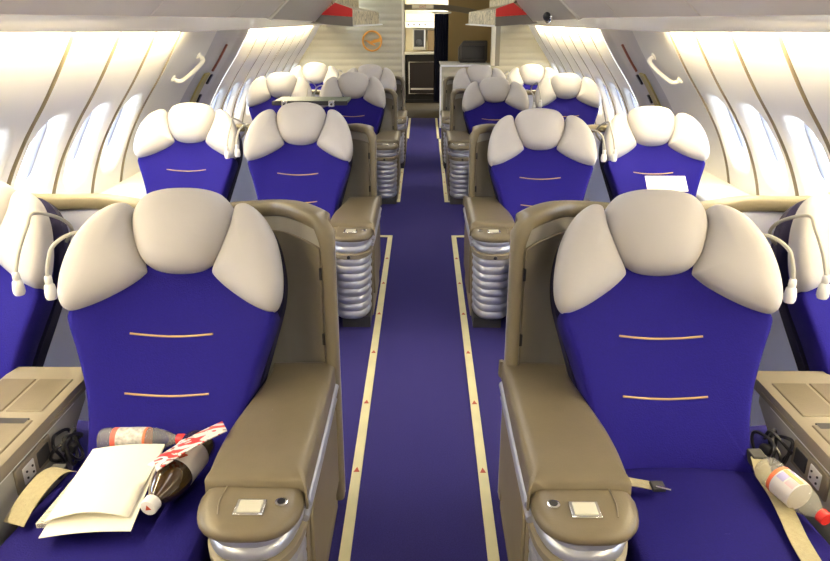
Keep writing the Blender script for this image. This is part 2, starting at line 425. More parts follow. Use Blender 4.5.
# ------------------------------------------------------------------ rear bulkhead and galley
def ribbed(name, x0, x1, z0, z1, y, pitch=.085, depth=.06):
    mb = MB(); n = int((z1 - z0) / .01); poly = []
    for k in range(n + 1):
        z = z0 + (z1 - z0) * k / n
        poly.append((y - .010 * abs(math.sin(PI * z / pitch)), z))
    poly += [(y + depth, z1), (y + depth, z0)]
    return mb.prism(poly, 0, x0, x1).build(name, M['rib'], sharp=50)
struct(ribbed('wall_rear_left', -1.98, -.30, 0, 2.1, 10.2))
struct(MB().box(-.302, -.272, 10.17, 10.27, 0, 2.1).build('trim_9', M['galley'], bevel=.006))
struct(ribbed('wall_rear_right', 1.05, 1.98, 0, 2.1, 10.2))
struct(MB().box(.93, .985, 10.17, 10.27, .85, 2.1).build('trim_10', M['galley'], bevel=.008))
struct(MB().box(.985, 1.052, 10.19, 10.27, .85, 2.1).build('trim_11', M['tan'], bevel=.004))
hw = struct(ribbed('partition_wall_low', .25, 1.05, 0, .84, 10.2, depth=1.0))
struct(MB().box(.235, .93, 10.17, 11.2, .84, .862).build('trim_12', M['white'], bevel=.006))
struct(MB().box(.225, .25, 10.17, 10.22, 0, .84).build('trim_13', M['white'], bevel=.004))
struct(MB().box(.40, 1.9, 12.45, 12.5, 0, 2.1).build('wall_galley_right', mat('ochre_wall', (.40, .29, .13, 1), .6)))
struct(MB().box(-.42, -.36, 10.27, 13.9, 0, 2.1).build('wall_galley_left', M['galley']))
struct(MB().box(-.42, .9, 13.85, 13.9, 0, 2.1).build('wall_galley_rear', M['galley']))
struct(MB().box(1.3, 1.36, 10.27, 12.5, 0, 2.1).build('wall_galley_side', M['tan']))
struct(MB().box(-.5, 1.98, 10.2, 13.9, 2.1, 2.16).build('ceiling_galley', M['ceil']))
# arched header beam with sign
hd = []
for k in range(13):
    x = -.36 + 1.6 * k / 12; hd.append((x, 1.60 - .17 * max(0, (x - .2) / 1.0) ** 1.6))
struct(MB().prism(hd + [(x, z + .085) for x, z in reversed(hd)], 1, 11.9, 12.0).build('beam', M['tan'], sharp=60))
es = thing('exit_sign', 'small cream lit sign with red letters on the beam above the galley doorway', 'sign', (-.02, 11.895, 1.645))
MB().box(-.17, .17, -.02, 0.004, -.027, .027).build('sign_box', mat('sign_face', (.75, .68, .5, 1), .4, emis=(.9, .75, .5, 1), estr=.25), es, bevel=.004)
fc = bpy.data.curves.new('lettering', 'FONT'); fc.body = 'EXIT'; fc.size = .052; fc.extrude = .002; fc.align_x = 'CENTER'; fc.align_y = 'CENTER'
fo = bpy.data.objects.new('lettering', fc); C.objects.link(fo); fo.parent = es; fo.location = (0, -.024, 0); fo.rotation_euler = (PI / 2, 0, 0); fc.materials.append(M['rust'])
bpy.context.view_layer.update()
fm = bpy.data.meshes.new_from_object(fo); bpy.data.objects.remove(fo)
fo = bpy.data.objects.new('lettering', fm); C.objects.link(fo); fo.parent = es; fo.location = (0, -.024, 0); fo.rotation_euler = (PI / 2, 0, 0)
# galley unit
g = thing('galley_unit', 'galley unit with oven bays above dark trolley bays seen through the doorway', 'galley', (-.06, 13.4, 0))
MB().box(-.28, .42, 0, .40, 0, .06).build('plinth', M['trolley'], g)
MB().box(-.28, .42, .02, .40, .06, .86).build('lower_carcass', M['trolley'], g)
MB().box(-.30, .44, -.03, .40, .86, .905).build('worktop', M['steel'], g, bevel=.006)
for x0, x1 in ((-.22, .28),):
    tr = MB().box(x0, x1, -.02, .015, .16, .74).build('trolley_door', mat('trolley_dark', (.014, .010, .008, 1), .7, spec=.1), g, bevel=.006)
    MB().tube([(x0 + .01, -.025, .17), (x0 + .01, -.025, .73), (x1 - .01, -.025, .73), (x1 - .01, -.025, .17)], .008, 8, closed=True).build('door_frame', M['steel'], tr)
    MB().box(x0 + .04, x1 - .04, -.03, -.018, .24, .27).build('kick_bar', M['steel'], tr)
MB().box(.30, .33, -.02, .02, .06, .86).build('upright', M['steel'], g)
MB().box(-.28, .42, .28, .40, .905, 2.05).build('upper_carcass', M['galley'], g)
MB().box(-.28, .42, .06, .28, 1.32, 1.42).build('control_panel', M['white'], g, bevel=.006)
for k in range(4): MB().lathe([(.014, 0), (.014, .012)], 10, (-.22 + .1 * k, .06, 1.37), (0, -1, 0)).build('control_knob', M['black'], g)
MB().box(-.28, .42, .04, .28, 1.42, 1.56).build('upper_locker', M['galley'], g, bevel=.012)
ov = MB().box(-.14, .08, .12, .28, .93, 1.30).build('oven', M['steel'], g, bevel=.008)
MB().box(-.12, .06, .105, .125, .99, 1.28).build('oven_window', M['black'], ov, bevel=.006)
MB().lathe([(.055, 0), (.05, .02), (.0, .025)], 16, (-.03, .103, 1.07), (0, -1, 0)).build('oven_dial', M['dark'], ov)
MB().box(.13, .34, .13, .28, .92, 1.28).build('coffee_machine', mat('machine_brown', (.13, .085, .04, 1), .4), g, bevel=.01)
# curtain
cu = MB(); rg = []
for z in [.22 + (1.54 - .22) * k / 10 for k in range(11)]:
    rg.append([(.16 + .22 * t / 30, 11.55 + .028 * math.sin(t * 1.25) * (1.1 - .25 * z), z) for t in range(31)] +
              [(.16 + .22 * t / 30, 11.562 + .028 * math.sin(t * 1.25) * (1.1 - .25 * z), z) for t in range(30, -1, -1)])
cur = thing('curtain', 'dark navy pleated curtain drawn to the side of the galley doorway', 'curtain', (0, 0, 0))
cu.loft(rg).build('curtain_cloth', M['curtain'], cur, sharp=80)
MB().tube([(.12, 11.555, 1.555), (.42, 11.555, 1.555)], .012, 8).build('curtain_rail', M['white'], cur)
# monitor on the partition shelf
mo = thing('monitor', 'dark boxy monitor standing on the white shelf of the low partition', 'monitor', (.71, 10.75, .862))
MB().loft([[(-.20, 0, .02), (.22, 0, .02), (.22, .04, .31), (-.13, .04, .31), (-.20, .02, .22)], [(-.20, .3, .02), (.22, .3, .02), (.22, .26, .29), (-.13, .26, .29), (-.20, .28, .2)]]).build('casing', M['monitor'], mo, bevel=.02, seg=3)
MB().box(-.16, .18, -.008, .012, .05, .24).build('screen', M['black'], mo, bevel=.01)
MB().box(-.18, .20, .03, .27, 0, .022).build('foot', M['dark'], mo, bevel=.005)
MB().box(-.15, .17, .02, .03, .275, .29).build('dark_strip', M['dark'], mo)  # plain dark grey strip below the casing's top front edge
# round emblem with a flying crane
em = thing('round_emblem', 'round orange emblem of a flying crane on the ribbed left bulkhead', 'emblem', (-.714, 10.180, 1.178))
MB().tube([(.128 * math.cos(a), 0, .128 * math.sin(a)) for a in [2 * PI * k / 48 for k in range(48)]], .013, 8, closed=True).build('ring', M['gold'], em)
body = [(-.11, .015), (-.06, .008), (-.02, -.005), (.03, .020), (.075, .028), (.12, .050), (.135, .022), (.10, .012), (.13, -.004), (.09, -.010), (.04, -.022), (.0, -.035), (.05, -.055), (.035, -.062), (-.03, -.040), (-.07, -.008)]
MB().prism(body, 1, -.008, .006).build('crane', M['gold'], em)

# ------------------------------------------------------------------ aisle floor strips
def strip_pt(side, y):
    return side * (.222 + .004 * (y - 1.6)) if side < 0 else (.206 + .004 * (y - 1.6))
for side, nm in ((-1, 'left'), (1, 'right')):
    for i, (y0, y1, dx, cross) in enumerate(((.3, 4.81, 0, 4.81), (5.80, 9.15, -.025, 5.80), (9.2, 11.2, -.045, None))):
        w = ('nearest length', 'middle length', 'farthest length')[i]
        t = thing('floor_strip', 'cream escape path strip along the %s edge of the aisle carpet, %s' % (nm, w), 'floor strip', (0, 0, .001), group='aisle escape path strips')
        f = lambda y: strip_pt(side, y) + side * dx
        MB().loft([[(f(y) - .017, y, 0), (f(y) + .017, y, 0), (f(y) + .016, y, .004), (f(y) - .016, y, .004)] for y in (y0, y1)]).build('strip', M['tape'], t)
        if cross:
            yy = cross - .017 if i == 0 else cross + .017
            MB().box(min(f(yy), f(yy) + side * .13), max(f(yy), f(yy) + side * .13), yy - .017, yy + .017, 0, .0045).build('end_strip', M['tape'], t)
        if i < 2:
            yk = 1.565 + .455 * math.ceil((y0 - 1.565) / .455)
            while yk < y1 - .1:
                MB().prism([(f(yk) - .010, yk - .012), (f(yk) + .010, yk - .012), (f(yk), yk + .016)], 2, .0035, .0052).build('triangle_mark', M['rust'], t)
                yk += .455

# ------------------------------------------------------------------ seats
TV = Vector((0, .536, .844)); NV = Vector((0, -.844, .536)); A0 = Vector((0, -.40, .37))
def BM(u, v, w): return A0 + TV * v + NV * w + Vector((u, 0, 0))
def mirror(o): return o + [(-u, v) for u, v in reversed(o)]
WING = [(.152, .690), (.172, .700), (.20, .690), (.240, .655), (.278, .59), (.300, .51), (.305, .44), (.294, .400), (.274, .388), (.244, .397), (.20, .42), (.14, .46), (.100, .495), (.094, .515), (.118, .575), (.142, .64)]
CENT = [(0, .748), (.06, .744), (.11, .727), (.138, .690), (.144, .645), (.130, .585), (.105, .537), (.066, .510), (0, .502)]
CENT = CENT + [(-u, v) for u, v in reversed(CENT[1:-1])]
BACK = [(.0, -.04), (.195, -.04), (.205, 0), (.212, .10), (.228, .19), (.255, .28), (.281, .355), (.284, .385), (.268, .42), (.262, .50), (.235, .60), (.18, .67), (.10, .70), (0, .705)]
BACK = BACK + [(-u, v) for u, v in reversed(BACK[1:-1])]
BSHELL = [(.0, -.02), (.19, -.02), (.222, .15), (.265, .33), (.288, .44), (.283, .53), (.25, .63), (.19, .70), (.10, .725), (0, .73)]
BSHELL = BSHELL + [(-u, v) for u, v in reversed(BSHELL[1:-1])]
def make_seat(lamp, hook):
    """lamp: +1 / -1 side that carries the gooseneck reading lamp"""
    t = thing('business_seat', '', 'seat')
    # blue back: gently hollowed in the middle, bolstered at the edges
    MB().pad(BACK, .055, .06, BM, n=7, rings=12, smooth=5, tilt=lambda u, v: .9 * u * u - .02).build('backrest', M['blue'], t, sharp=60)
    MB().pad(BSHELL, .0, .055, lambda u, v, w: BM(u, v, w - .055 + .4 * u * u), n=4, rings=3, smooth=5).build('back_shell', M['navy'], t, sharp=60)
    MB().pad(CENT, .085, .03, lambda u, v, w: BM(u, v, w + .035), n=2.6, rings=11, smooth=5).build('headrest_cushion', M['head'], t, sharp=80)
    for s in (-1, 1):
        MB().pad([(s * u, v) for u, v in WING], .066, .03, lambda u, v, w: BM(u, v, w + .028 + .32 * max(0, abs(u) - .09)), n=2.7, rings=11, smooth=4).build('headrest_wing', M['head'], t, sharp=80)
    for v, a, b in ((.333, -.123, .108), (.172, -.122, .108)):
        pts = [BM(a + (b - a) * k / 8, v - .006 * math.sin(PI * k / 8), .037 + .9 * (a + (b - a) * k / 8) ** 2) for k in range(9)]
        MB().tube(pts, .0028, 6, smooth=2).build('stitched_seam', M['seam'], t)
    a, b = (.21, .172) if hook else (.195, .245)
    x0, x1 = (-a, b) if lamp > 0 else (-b, a)
    O = [(x0, -1.0), (x0 + .02, -1.04), (x1 - .02, -1.04), (x1, -1.0), (x1, -.45), (x1 - .02, -.42), (x0 + .02, -.42), (x0, -.45)]
    def CM(u, v, w):
        z = .335 + w + .055 * max(0, (-v - .42) / .6) ** .8
        return Vector((u, v, z))
    MB().pad(O, .045, .10, CM, n=9, rings=9, smooth=3).build('seat_cushion', M['shadeblue'], t, sharp=60)
    MB().loft([[(x0 + .04, -.95, 0), (x1 - .04, -.95, 0), (x1 - .04, -.30, 0), (x0 + .04, -.30, 0)], [(x0 + .02, -1.0, .25), (x1 - .02, -1.0, .25), (x1 - .02, -.34, .25), (x0 + .02, -.34, .25)]]).build('seat_base', M['dark'], t, bevel=.015)
    # gooseneck reading lamp hooked over the wing
    L = lambda u, v, w: BM(lamp * u, v, w)
    pts = [L(.258, .605, .05), L(.285, .612, .07), L(.315, .595, .09), L(.336, .56, .11)] if not hook else [L(.285, .56, -.02), L(.325, .585, .03), L(.322, .60, .10), L(.290, .590, .185)]
    e = pts[-1]
    if hook: pts += [e + Vector((-lamp * .008, -.03, -.03)), e + Vector((-lamp * .018, -.075, -.09)), e + Vector((-lamp * .022, -.105, -.145))]
    else: pts += [e + Vector((lamp * .010 * (-1 if hook else 1), -.012, -.03)), e + Vector((lamp * .016 * (-1.5 if hook else 1), -.018, -.06 if not hook else -.09)), e + Vector((lamp * .017 * (-1.8 if hook else 1), -.02, -.08 if not hook else -.165))]
    nk = MB().tube(pts, .0055, 8, smooth=6).build('reading_lamp', M['paleside'], t)
    q = pts[-1]
    MB().lathe([(.007, .004), (.010, 0), (.0105, -.016), (.009, -.019), (.0135, -.024), (.0165, -.044), (.0165, -.056), (.013, -.064), (.0, -.065)], 16, q).build('lamp_head', M['white'], nk)
    return t
SEATS = {(l, h): make_seat(l, h) for l in (1, -1) for h in (0, 1)}   # lamp on the +x / -x side
ROWS = [(1.96, (-.665, -1.37), (.640, 1.345)), (4.02, (-.675, -1.335), (.640, 1.30)), (6.53, (-.625, -1.28), (.630, 1.275)), (8.02, (-.585, -1.19), (.605, 1.18))]
STAG = [.17, .16, .08, .05]                                      # the window seats stand a little further back
SEATZ = [(.98, .975, .98, .975), (.99, .97, .96, .955), (.98, .975, .94, .97), (.965, .98, .965, .965)]
RW = ['front row', 'second row', 'third row', 'last row']
DET = {(0, 0, 0): 'with papers and bottles lying on it', (0, 1, 0): 'with a water bottle on its right edge',
       (0, 0, 1): 'cut off by the left picture edge', (0, 1, 1): 'cut off by the right picture edge',
       (1, 1, 1): 'with a white paper on it', (2, 0, 0): 'partly behind a raised tray table'}
used = set()
for r, (Y, L_, R_) in enumerate(ROWS):
    for sd, xs in ((0, L_), (1, R_)):
        for k, x in enumerate(xs):
            lampside = (1 if k == 0 else -1) * (1 if sd == 1 else -1)
            src = SEATS[(lampside, k)]
            lab = 'blue seat with pale winged headrest, %s, %s of the aisle, %s side' % (RW[r], 'right' if sd else 'left', 'window' if k else 'aisle')
            if (r, sd, k) in DET: lab = 'blue %s %s seat %s of aisle %s' % (RW[r], 'window' if k else 'aisle', 'right' if sd else 'left', DET[(r, sd, k)])
            if src not in used:
                used.add(src); src.location = (x, Y + k * STAG[r], 0); src['label'] = lab; src['group'] = 'blue winged seats'; so = src
            else:
                so = copy_tree(src, (x, Y + k * STAG[r], 0), lab, 'blue winged seats')
            so.scale = (.96, 1, SEATZ[r][sd * 2 + k])

# ------------------------------------------------------------------ aisle consoles with ribbed silver noses
PADO = [(.006, -.145), (.0, -.16), (.0, -.70), (.010, -.712), (.205, -.712), (.217, -.700), (.222, -.62), (.216, -.50), (.196, -.36), (.180, -.24), (.176, -.16), (.168, -.145)]
def nose_plan(inset=0, y1=-.715, tip=-.850, w=.226):
    pts = [(0.004 + inset, y1)]
    for k in range(19):
        a = PI + PI * k / 18
        ca, sa = math.cos(a), math.sin(a)
        pts.append((w / 2 + (w / 2 - inset) * math.copysign(abs(ca) ** .72, ca), y1 - .02 + (-(y1 - tip) + .02 + inset) * abs(sa) ** .85))
    pts.append((w - .004 - inset, y1))
    return pts
def make_console(sgn):
    t = thing('aisle_console', '', 'console')
    def up(u, v, w): return Vector((u, v, .462 + w))
    MB().pad(PADO, .060, .0, up, n=10, rings=10, smooth=4).build('armrest_pad', M['leather'], t, sgn, sharp=60)
    cap = MB(); rings = []
    for ins, z, tl in ((.012, .458, 0), (.003, .462, 0), (.0, .470, 0), (.002, .482, .3), (.010, .492, 1), (.024, .497, 1), (.06, .498, 1)):
        rings.append([(x, y, z - tl * .045 * max(0, (-.715 - y)) ) for x, y in nose_plan(ins)])
    cap.loft(rings)
    cp_ = cap.build('console_cap', M['leather'], t, sgn, sharp=50)
    # button plate, jack and side groove
    zz = lambda y: .4985 - .045 * (-.715 - y)
    b = MB().box(.075, .138, -.805, -.755, zz(-.78) - .003, zz(-.78) + .004).build('button_plate', M['chrome'], t, sgn, bevel=.002)
    MB().box(.082, .131, -.799, -.761, zz(-.78) + .002, zz(-.78) + .0065).build('button', mat('pale_button', (.62, .60, .48, 1), .3), b, sgn, bevel=.002)
    j = MB().lathe([(.0135, -.003), (.0135, .004), (.009, .005)], 20, (.044, -.765, zz(-.765))).build('jack_ring', M['chrome'], t, sgn)
    MB().lathe([(.0088, .002), (.0088, .0058)], 16, (.044, -.765, zz(-.765))).build('socket', M['black'], j, sgn)
    MB().tube([(.172, -.714, zz(-.715) + .001), (.176, -.76, zz(-.76) + .001), (.170, -.80, zz(-.80) + .0)], .0014, 6, smooth=3).build('cap_seam', M['tan'], t, sgn)
    # corrugated nose, upper and lower drum with a belt between
    def drum(z0, z1, n, name):
        mb = MB(); rg = []
        N = n * 8
        for k in range(N + 1):
            z = z0 + (z1 - z0) * k / N
            ins = .012 + .009 * (1 - abs(math.sin(PI * n * k / N)) ** .7) + .022 * max(0, (.40 - z)) ** 1.0
            rg.append([(x, y, z) for x, y in nose_plan(ins, -.66)])
        return mb.loft(rg).build(name, M['silver'], t, sgn, sharp=60)
    drum(.398, .468, 2, 'upper_drum'); drum(.055, .372, 8, 'lower_drum')
    mb = MB(); mb.loft([[(x, y, z) for x, y in nose_plan(i, -.66)] for z, i in ((.370, .016), (.374, .008), (.394, .007), (.399, .016))])
    bt = mb.build('belt', M['tan'], t, sgn, sharp=50)
    MB().lathe([(.009, 0), (.009, .006), (.004, .009)], 12, (.113, -.842, .384), (0, -1, 0)).build('lock_button', M['black'], bt, sgn)
    # rear body with silver rail and recessed side panel
    MB().prism([(.014, .0), (.012, .34), (.006, .40), (.006, .455), (.170, .455), (.180, .0)], 1, -.655, -.15).build('console_body', M['paleside'] if False else M['tan'], t, sgn, bevel=.006)
    MB().tube([(.008, -.70, .445), (.006, -.55, .447), (.006, -.16, .447)], .014, 10).build('side_rail', M['silver'], t, sgn)
    MB().tube([(.010, -.70, .405), (.008, -.55, .407), (.008, -.16, .407)], .010, 10).build('side_rail', M['silver'], t, sgn)
    MB().prism([(-.64, .12), (-.64, .36), (-.60, .385), (-.19, .385), (-.17, .36), (-.17, .12)], 0, .003, .016).build('side_panel', M['rim'], t, sgn, bevel=.005)
    MB().box(.02, .16, -.80, -.2, 0, .056).build('plinth', M['dark'], t, sgn)
    return t
cons = {1: make_console(1), -1: make_console(-1)}
CX = [(.252, .232), (.243, .233), (.205, .205), (.182, .192)]
for r, (Y, L_, R_) in enumerate(ROWS):
    for sd, s in ((0, -1), (1, 1)):
        lab = 'aisle armrest console with olive pad and ribbed silver nose, %s, %s of the aisle' % (RW[r], 'right' if sd else 'left')
        loc = (s * CX[r][sd], Y + (.02 if r == 0 else 0), 0)
        if r == 0: cons[s].location = loc; cons[s]['label'] = lab; cons[s]['group'] = 'aisle armrest consoles'
        else: copy_tree(cons[s], loc, lab, 'aisle armrest consoles')

# ------------------------------------------------------------------ privacy shells behind each seat pair
def make_shell(sgn, W=1.34):
    t = thing('privacy_shell', '', 'privacy shell')
    ctrl = [(.0, -.145, .905), (.012, -.150, .937), (.055, -.115, .954), (.110, -.045, .956), (.165, .04, .945), (.22, .110, .928), (.33, .145, .912), (.50, .15, .895), (.64, .18, .905), (.80, .24, .912), (.96, .28, .900), (W - .2, .30, .90), (W - .05, .28, .89), (W, .22, .88)]
    P = catmull([(a, b, c) for a, b, c in ctrl], 5)
    mb = MB(); rg = []
    nrm = []
    for i, p in enumerate(P):
        a, b = P[max(0, i - 1)], P[min(len(P) - 1, i + 1)]
        d = Vector((b.x - a.x, b.y - a.y, 0)).normalized(); n = Vector((d.y, -d.x, 0)); nrm.append(n)
        f = Vector((p.x, p.y, 0)); k = f - n * .035
        zt = p.z - .022
        if i >= 6: rg.append([(f.x, f.y, .05), (f.x, f.y, zt), (k.x, k.y, zt), (k.x, k.y, .05)])
    mb.loft(rg)
    mb.build('shell_panel', M['bluegrey'], t, sgn, sharp=60)
    # leather rim over the top and down the aisle edge: swept rounded band
    path = [(Vector((P[0].x - .002, P[0].y, z)), nrm[0], 0) for z in (.05, .3, .6, .80, .86)]
    rim = MB(); rr = []
    def ring(c, n, upv, hw, th):
        o = []
        for k in range(14):
            a = 2 * PI * k / 14; ca, sa = math.cos(a), math.sin(a)
            o.append(c + n * (math.copysign(abs(ca) ** .55, ca) * th) + upv * (math.copysign(abs(sa) ** .55, sa) * hw))
        return o
    side_v = Vector((-1, 0, 0))
    for c, n, _ in path: rr.append(ring(Vector((.018, P[0].y - .006 + .02, c.z)), Vector((0, -1, 0)), side_v, .0185, .030))
    rr.append(ring(Vector((.020, P[0].y + .016, .905)), Vector((0, -1, 0)), Vector((-.9, 0, .45)).normalized(), .025, .030))
    rr.append(ring(Vector((.032, P[0].y + .016, .930)), Vector((0, -1, 0)), Vector((-.6, 0, .8)), .025, .030))
    for i in range(9, len(P)):
        p = P[i]; n = nrm[i]
        rr.append(ring(Vector((p.x, p.y, p.z - .008)) - n * .016, n, Vector((0, 0, 1)), .024, .031))
    rim.loft(rr); rim.build('leather_rim', M['rim'], t, sgn, sharp=60)
    # closet door on the aisle-side front face with light trim and black hinges
    seg = [i for i, p in enumerate(P) if .034 < p.x < .30]
    top = lambda i: P[i].z - .075
    mb = MB(); rg = []
    for i in seg:
        f = Vector((P[i].x, P[i].y, 0)) + nrm[i] * .008; k = Vector((P[i].x, P[i].y, 0)) - nrm[i] * .004
        rg.append([(f.x, f.y, .08), (f.x, f.y, top(i)), (k.x, k.y, top(i)), (k.x, k.y, .08)])
    ml = MB(); rl = []
    for i in range(6, len(P)):
        if P[i].x > .36: break
        f = Vector((P[i].x, P[i].y, 0)) + nrm[i] * .004; k = Vector((P[i].x, P[i].y, 0)) - nrm[i] * .002
        rl.append([(f.x, f.y, .055), (f.x, f.y, P[i].z - .024), (k.x, k.y, P[i].z - .024), (k.x, k.y, .055)])
    ml.loft(rl).build('side_lining', M['paleside'], t, sgn, sharp=50)
    dr = mb.loft(rg).build('closet_door', M['olive'], t, sgn, sharp=50)
    tp = [tuple(Vector((P[seg[0]].x, P[seg[0]].y, z)) + nrm[seg[0]] * .009) for z in (.08, .4, .78)] + [tuple(Vector((P[i].x, P[i].y, top(i) - .002)) + nrm[i] * .009) for i in seg]
    MB().tube(tp, .0028, 6).build('door_trim', M['tan'], dr, sgn)
    q = P[seg[0]]; n = nrm[seg[0]]
    for z in (.60, .80):
        c = Vector((q.x - .004, q.y, z)) + n * .010
        MB().box(c.x - .006, c.x + .006, c.y - .008, c.y + .006, z - .018, z + .018).build('hinge', M['black'], dr, sgn, bevel=.002)
    MB().prism([(P[i].x, P[i].y - .004) for i in seg] + [(P[i].x, P[i].y + .01) for i in reversed(seg)], 2, .885, .905).build('pale_strip', M['rubber'], t, sgn) if False else None
    # ledge at the bottom between the seats
    MB().tube([(.66, .175, .43), (.80, .258, .43)], .012, 8).build('ledge', M['rubber'], t, sgn)
    return t
shl = {1: make_shell(1), -1: make_shell(-1)}
SX = [(.243, .240), (.262, .255), (.235, .235), (.205, .21)]
SZ = [.99, .93, .90, .90]
for r, (Y, L_, R_) in enumerate(ROWS):
    for sd, s in ((0, -1), (1, 1)):
        lab = 'curved privacy shell with olive leather rim behind the %s seats %s of the aisle' % (RW[r], 'right' if sd else 'left')
        loc = (s * SX[r][sd], Y, 0)
        so = shl[s]
        if r == 0: so.location = loc; so['label'] = lab; so['group'] = 'seat privacy shells'
        else: so = copy_tree(shl[s], loc, lab, 'seat privacy shells')
        so.scale = (1, 1, SZ[r])

# ------------------------------------------------------------------ centre consoles of the front row
def make_centre(sgn, x, lab):
    t = thing('centre_console', lab, 'console', (x, 1.95, 0), group='front row centre consoles')
    side = [(-.22, .482), (-.22, .45), (-.29, .405), (-.345, .33), (-.36, .25), (-.36, .05), (-1.1, .05), (-1.1, .482)]
    MB().prism(side, 0, -.112, .112).build('console_body', M['paleside'], t, sgn, bevel=.006)
    O = [(-.128, -.17), (-.128, -1.1), (.128, -1.1), (.128, -.17)]
    prof = [(-.119, .480), (-.121, .495), (-.116, .510), (-.098, .519), (.098, .519), (.116, .510), (.121, .495), (.119, .480)]
    MB().prism(prof, 1, -1.1, -.17).build('console_top', M['tan'], t, sgn, sharp=30)
    for a, b in ((-.098, -.004), (.004, .098)):
        MB().box(a, b, -.415, -.245, .512, .5225).build('lid', M['leather'], t, sgn, bevel=.003)
    MB().box(-.098, .098, -1.0, -.455, .512, .5225).build('front_lid', M['leather'], t, sgn, bevel=.004)
    MB().box(-.085, .0, -.475, -.450, .516, .5228).build('latch_slot', M['black'], t, sgn)
    for s in (-1, 1):
        MB().box(min(s * .116, s * .1225), max(s * .116, s * .1225), -.43, -.25, .490, .496).build('edge_groove', M['gasket'], t, sgn)
        MB().tube([(s * .115, -.30, .478), (s * .115, -.5, .478), (s * .115, -1.08, .478)], .004, 6).build('edge_piping', M['white'], t, sgn)
        xa, xb = (s * .108, s * .118)
        pl = MB().box(min(xa, xb), max(xa, xb), -.595, -.435, .40, .468).build('outlet_panel', M['tan'], t, sgn, bevel=.003)
        xa, xb = (s * .114, s * .1205)
        for y0, y1, mt in ((-.570, -.520, M['white']), (-.505, -.450, M['dark'])):
            MB().box(min(xa, xb), max(xa, xb), y0, y1, .412, .456).build('socket', mt, pl, sgn, bevel=.003)
        for y in (-.558, -.533):
            for z in (.425, .442):
                MB().lathe([(.003, 0), (.003, .003)], 8, (s * .1198, y, z), (s, 0, 0)).build('pin_hole', M['black'], pl, sgn)
    return t
make_centre(-1, -1.062, 'beige centre console between the front row seats left of the aisle')
make_centre(1, 1.050, 'beige centre console between the front row seats right of the aisle')

# ------------------------------------------------------------------ things on the seats
# cable loops in the gap beside each front seat
def cables(x, y, s, lab):
    mb = MB(); pts = []
    for k in range(60):
        a = k * .42
        pts.append((x + .022 * math.sin(a * .37) + s * .010 * math.sin(a * 1.7), y + .042 * math.cos(a) * (1 - .25 * math.sin(k)), .425 + .034 * math.sin(a) + .01 * math.sin(k * .9)))
    t = thing('headset_cable', lab, 'cable')
    MB().tube(pts, .0045, 6, smooth=3).build('cable', M['black'], t)
    MB().lathe([(.004, -.02), (.014, -.014), (.016, .010), (.010, .02)], 14, (x, y + .02, .405), (.2, -1, .35)).build('plug', M['dark'], t)
cables(-.915, 1.53, 1, 'black headset cable coiled between left front seat and centre console')
cables(.895, 1.54, -1, 'black headset cable coiled between right front seat and centre console')

def sheet(rows, th=.0016):
    """rows: grid of points -> thin solid"""
    mb = MB(); nr, nc = len(rows), len(rows[0])
    a = mb.add([p for r in rows for p in r]); b = mb.add([(p[0], p[1], p[2] - th) for r in rows for p in r])
    for i in range(nr - 1):
        for j in range(nc - 1):
            q = [i * nc + j, i * nc + j + 1, (i + 1) * nc + j + 1, (i + 1) * nc + j]
            mb.face([a + k for k in q]); mb.face([b + k for k in reversed(q)])
    edge = [(0, j) for j in range(nc)] + [(i, nc - 1) for i in range(1, nr)] + [(nr - 1, j) for j in range(nc - 2, -1, -1)] + [(i, 0) for i in range(nr - 2, 0, -1)]
    E = [i * nc + j for i, j in edge]
    for k in range(len(E)):
        p, q = E[k], E[(k + 1) % len(E)]; mb.face((a + p, b + p, b + q, a + q))
    return mb
def quad_grid(A, B, Cc, D, nr, nc, bend):
    """A near-left, B near-right, Cc far-right, D far-left"""
    A, B, Cc, D = map(Vector, (A, B, Cc, D)); R = []
    for i in range(nr + 1):
        f = i / nr; r = []
        for j in range(nc + 1):
            g = j / nc; p = (A.lerp(B, g)).lerp(D.lerp(Cc, g), f); p.z += bend(g, f); r.append(tuple(p))
        R.append(r)
    return R
bk = thing('folded_booklet', 'large cream folded paper booklet lying on the seat cushion left of the aisle', 'booklet')
base = quad_grid((-.800, 1.172, .437), (-.616, 1.196, .437), (-.645, 1.492, .452), (-.815, 1.468, .452), 10, 8, lambda g, f: .006 * math.sin(PI * g))
sheet(base).build('lower_sheet', M['paper'], bk, sharp=80)
cov = quad_grid((-.806, 1.210, .444), (-.632, 1.228, .444), (-.645, 1.493, .4545), (-.815, 1.469, .4545), 10, 8, lambda g, f: .006 * math.sin(PI * g) + (.016 * (1 - f) ** 2.5) * math.sin(PI * (g * .9 + .05)))
sheet(cov).build('cover_flap', M['paper'], bk, sharp=80)
nw = tag(sheet(quad_grid((-.835, 1.225, .4295), (-.70, 1.235, .4295), (-.68, 1.43, .432), (-.825, 1.415, .432), 3, 3, lambda g, f: 0), .012).build('newspaper', M['print'], None), 'printed newspaper peeking out beneath the cream booklet', 'newspaper')

